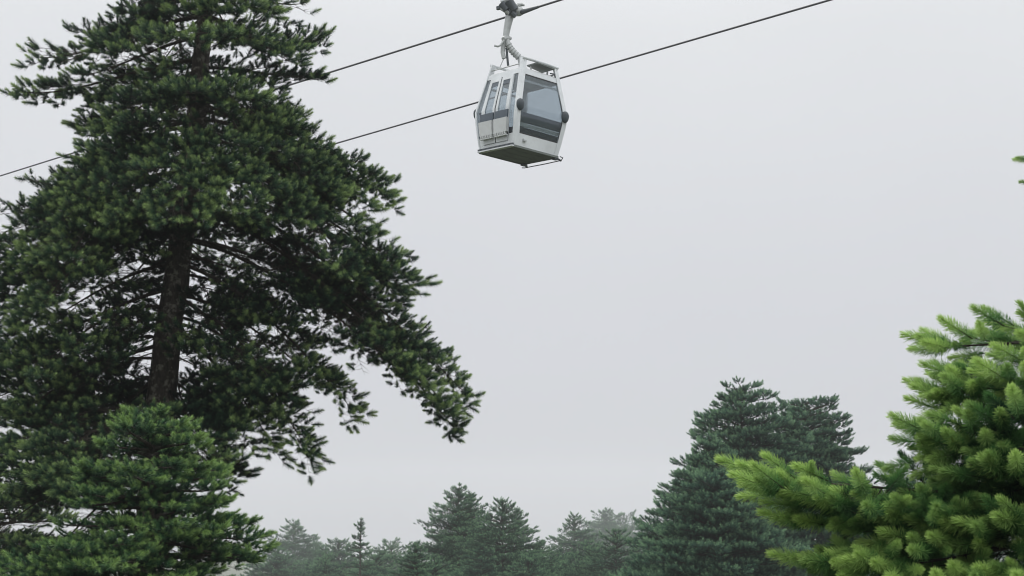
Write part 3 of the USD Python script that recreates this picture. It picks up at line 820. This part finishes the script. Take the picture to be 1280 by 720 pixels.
# guide rail below the far edge, on brackets
gr = part('guide_rail', T(np.array([[-0.78, 0.80, -0.075], [-0.70, 0.81, -0.085], [0, 0.815, -0.085], [0.62, 0.81, -0.075], [0.70, 0.78, -0.03], [0.66, 0.72, -0.005]]), 0.013), 'dark_steel')
part('rail_bracket', cat_(*[T(np.array([[x, 0.64, -0.03], [x, 0.82, -0.083]]), 0.022) for x in (-0.60, 0.60)], *[box(x - 0.06, x + 0.06, 0.60, 0.72, -0.085, -0.052) for x in (-0.55, 0.57)]), 'dark_steel', gr)
# roof: shell, raised plate, rails
zr = 1.86
rv = []
for z, k in ((zr, 0.0), (zr + 0.03, 0.03), (zr + 0.045, 0.12)):
    a, b = ha(1.86) - 0.01 - k, hb(1.86) - 0.01 - k
    rv += [(a, -b, z), (a, b, z), (-a, b, z), (-a, -b, z)]
roof = trimesh.convex.convex_hull(np.array(rv))
rf = part('roof', roof, 'grey_panel', smooth=False)
part('ceiling', box(-ha(1.80) + 0.06, ha(1.80) - 0.06, -hb(1.80) + 0.06, hb(1.80) - 0.06, 1.80, 1.83), 'white_paint', rf, False)
zc = 2.05
corners = []
for uu, vv in ((672, 79), (693.5, 87), (677.5, 91.5), (658.5, 82.8)):
    o_, d_ = loc(EYE), (at(uu, vv, 37.0) - EYE) @ CR
    corners.append(o_ + d_ * ((zc - o_[2]) / d_[2]))
corners = np.array(corners)
print('plate', np.round(corners, 2).tolist())
pl = trimesh.convex.convex_hull(np.vstack([corners, corners + [0, 0, 0.03]]))
plate = part('roof_plate', pl, 'floor_pan', smooth=False)
part('plate_leg', cat_(*[box(x - 0.015, x + 0.015, y - 0.015, y + 0.015, 1.905, 2.0) for x in (0.05, 0.48) for y in (-0.2, 0.32)]), 'galvanised', plate, False)
for sx in (1, -1):
    r_ = part('roof_rail', T(np.array([[sx * 0.575, -0.56, 2.125], [sx * 0.572, -0.2, 2.135], [sx * 0.572, 0.2, 2.135], [sx * 0.575, 0.56, 2.125]]), 0.036, 8), 'white_paint')
    part('rail_gusset', cat_(*[T(np.array([[sx * 0.60, sy * 0.46, 1.88], [sx * 0.58, sy * 0.52, 2.10]]), 0.018, 6) for sy in (-1, 1)]), 'galvanised', r_)
for sy in (-1, 1):
    part('roof_rail', T(np.array([[-0.55, sy * 0.55, 1.99], [0.55, sy * 0.55, 1.99]]), 0.014, 6), 'galvanised', label='thin roof rail')
part('roof_fitting', cat_(T(np.array([[0.60, 0.34, 1.88], [0.62, 0.42, 1.93], [0.60, 0.48, 1.88]]), 0.02, 6), T(np.array([[0.61, 0.30, 1.93], [0.61, 0.45, 1.95]]), 0.015, 6)), 'dark_steel')
# hanger: thick bent arm from the rope grip down to the middle of the roof
hp = lambda u, v, dy=0.0: loc(at(u, v, 36.95 + dy))
rc = np.array([0.0, 0.0, 1.93])
arm = np.array([hp(637.5, 19), hp(636, 26), hp(633.6, 35), hp(632.4, 46)])
a1 = bezier(arm[0], arm[1], arm[2], arm[3], 10)
part('hanger_arm', T(a1, np.linspace(0.105, 0.075, 10), 12), 'galvanised')
low = bezier(hp(632.4, 46), hp(633, 56), hp(641, 66), hp(650.5, 73), 10)
la = part('hanger_damper', T(np.vstack([low, rc + [0.02, -0.05, 0.03]]), 0.072, 12), 'galvanised')
rings = [T(np.array([low[k] - (low[k + 1] - low[k]) * 0.15, low[k] + (low[k + 1] - low[k]) * 0.35]), 0.088, 12) for k in range(3, 9)]
part('damper_ring', cat_(*rings), 'galvanised', la)
part('hanger_link', T(np.array([hp(631.5, 50), hp(629, 55), hp(628.3, 66), hp(630.2, 73)]), [0.07, 0.06, 0.05, 0.055], 10), 'galvanised')
part('hanger_rod', T(np.array([hp(633, 60), hp(634, 70), hp(635.2, 82)]), 0.028, 8), 'dark_steel')
part('hanger_knuckle', cat_(T(np.array([hp(629, 49, -.1), hp(632.5, 47.5), hp(638.5, 48, .1)]), [0.05, 0.09, 0.04], 10), T(np.array([hp(630.5, 50, -.1), hp(625.5, 56.5, -.1), hp(622.5, 58, -.1), hp(617.8, 57, -.1)]), 0.026, 8)), 'galvanised')
part('release_cable', T(np.array([hp(629.8, 73), hp(627, 79), hp(625, 84)]), 0.012, 6), 'galvanised')
dm = trimesh.creation.icosphere(2, 1.0)
dm.vertices *= [0.16, 0.16, 0.07]
dm.apply_translation([-0.10, -0.22, 1.915])
part('roof_mount', dm, 'galvanised')
# grip on the rope
G = lambda u, v, dy=0.0: hp(u, v, dy)
g_ = part('grip', cat_(T(np.array([G(634, 15, -.1), G(641, 14, 0), G(647, 13, .05)]), [0.10, 0.15, 0.11], 12), T(np.array([G(637, 12), G(638, 19)]), 0.12, 12), T(np.array([G(640, 16, -.12), G(645, 20, -.12)]), 0.07, 10)), 'dark_steel')
part('grip_spring', T(np.array([G(635.5, 1.5, -.15), G(643, 12.5, -.1)]), 0.115, 12), 'dark_steel', g_)
part('grip_spring', T(np.array([G(627.5, 4, -.1), G(634, 12.5, -.1)]), 0.10, 12), 'dark_steel', g_)
part('spring_yoke', cat_(T(np.array([G(626, 3, -.12), G(636, -1, -.15), G(641, 2, -.15)]), 0.055, 8), T(np.array([G(639.5, -1, -.15), G(646.5, 11, -.1)]), 0.035, 8), T(np.array([G(625.5, 5, -.12), G(632, 14, -.1)]), 0.035, 8)), 'galvanised', g_)
lv = part('grip_lever', T(np.array([G(637, 16, -.1), G(631, 13.5, -.1), G(624, 10, -.1)]), [0.06, 0.045, 0.03], 8), 'galvanised', g_)
part('lever_roller', T(np.array([G(622.9, 8.3, -.1), G(623.2, 11.8, -.1)]), 0.055, 12), 'dark_steel', g_)
part('grip_jaw', T(np.array([G(645, 14.5), G(649, 14.3), G(653.5, 12.5)]), [0.115, 0.12, 0.10], 12), 'galvanised', g_)
part('guide_wing', T(np.array([G(645, 10), G(648, 6.5), G(652, 5.6), G(655.8, 6.8)]), [0.07, 0.06, 0.045, 0.02], 8), 'galvanised', g_)

# ------------------------------------------------------------------ ropes
CD = np.array([math.cos(math.radians(-49.2)), math.sin(math.radians(-49.2)), 0.0])
CN = np.array([-CD[1], CD[0], 0.0])


def rope_through(P, slope_px):
    """Direction along the line whose image has the given slope at P."""
    lo, hi = -1.5, 1.5
    for _ in range(50):
        m_ = (lo + hi) / 2
        a_, b_ = pix(P - 0.5 * np.array([*CD[:2], m_])), pix(P + 0.5 * np.array([*CD[:2], m_]))
        sl = (b_[1] - a_[1]) / (b_[0] - a_[0])
        lo, hi = (m_, hi) if sl > slope_px else (lo, m_)
    return np.array([*CD[:2], m_])


R1 = at(647, 16.8, 36.95)
D1 = rope_through(R1, -0.314)
# the second rope runs beside the first at the same height: find the distance
best = min(((abs(pix(p_ := R1 + CN * g0 + D1 * t0_)[1] - 114.5) + abs(pix(p_)[0] - 640), g0, t0_) for g0 in np.arange(2, 12, 0.1) for t0_ in np.arange(-12, 12, 0.1)))
R2 = R1 + CN * best[1] + D1 * best[2]
D2 = rope_through(R2, -0.2905)
print('rope', R1, D1, 'gauge', best, D2)
for P_, D_, lab, r_ in ((R1, D1, 'upper haul rope of dark steel that carries the gondola cabin', 0.027), (R2, D2, 'lower haul rope of dark steel passing behind the gondola cabin', 0.027)):
    ts = np.linspace(-46, 22, 60)
    pts_ = P_ + D_ * ts[:, None]
    p_ = obj('haul_rope', trimesh.Trimesh(*tube(pts_, r_, 8), process=False), 'rope_steel', smooth=60)
    tag(stage.GetPrimAtPath(p_), lab, 'cable')
    if P_ is R1:
        ss_ = np.array([0.16, 0.3, 0.75])
        tag(stage.GetPrimAtPath(part('rope_sleeve', T(loc(P_ + D_ * ss_[:, None]), [0.062, 0.055, 0.032], 10), 'dark_steel')))


# ------------------------------------------------------------------ haze
hz = trimesh.creation.box([860, 830, 72])
hz.apply_translation([0, 290, 27 - 36])
tag(stage.GetPrimAtPath(obj('haze', hz, 'haze')), kind='stuff')
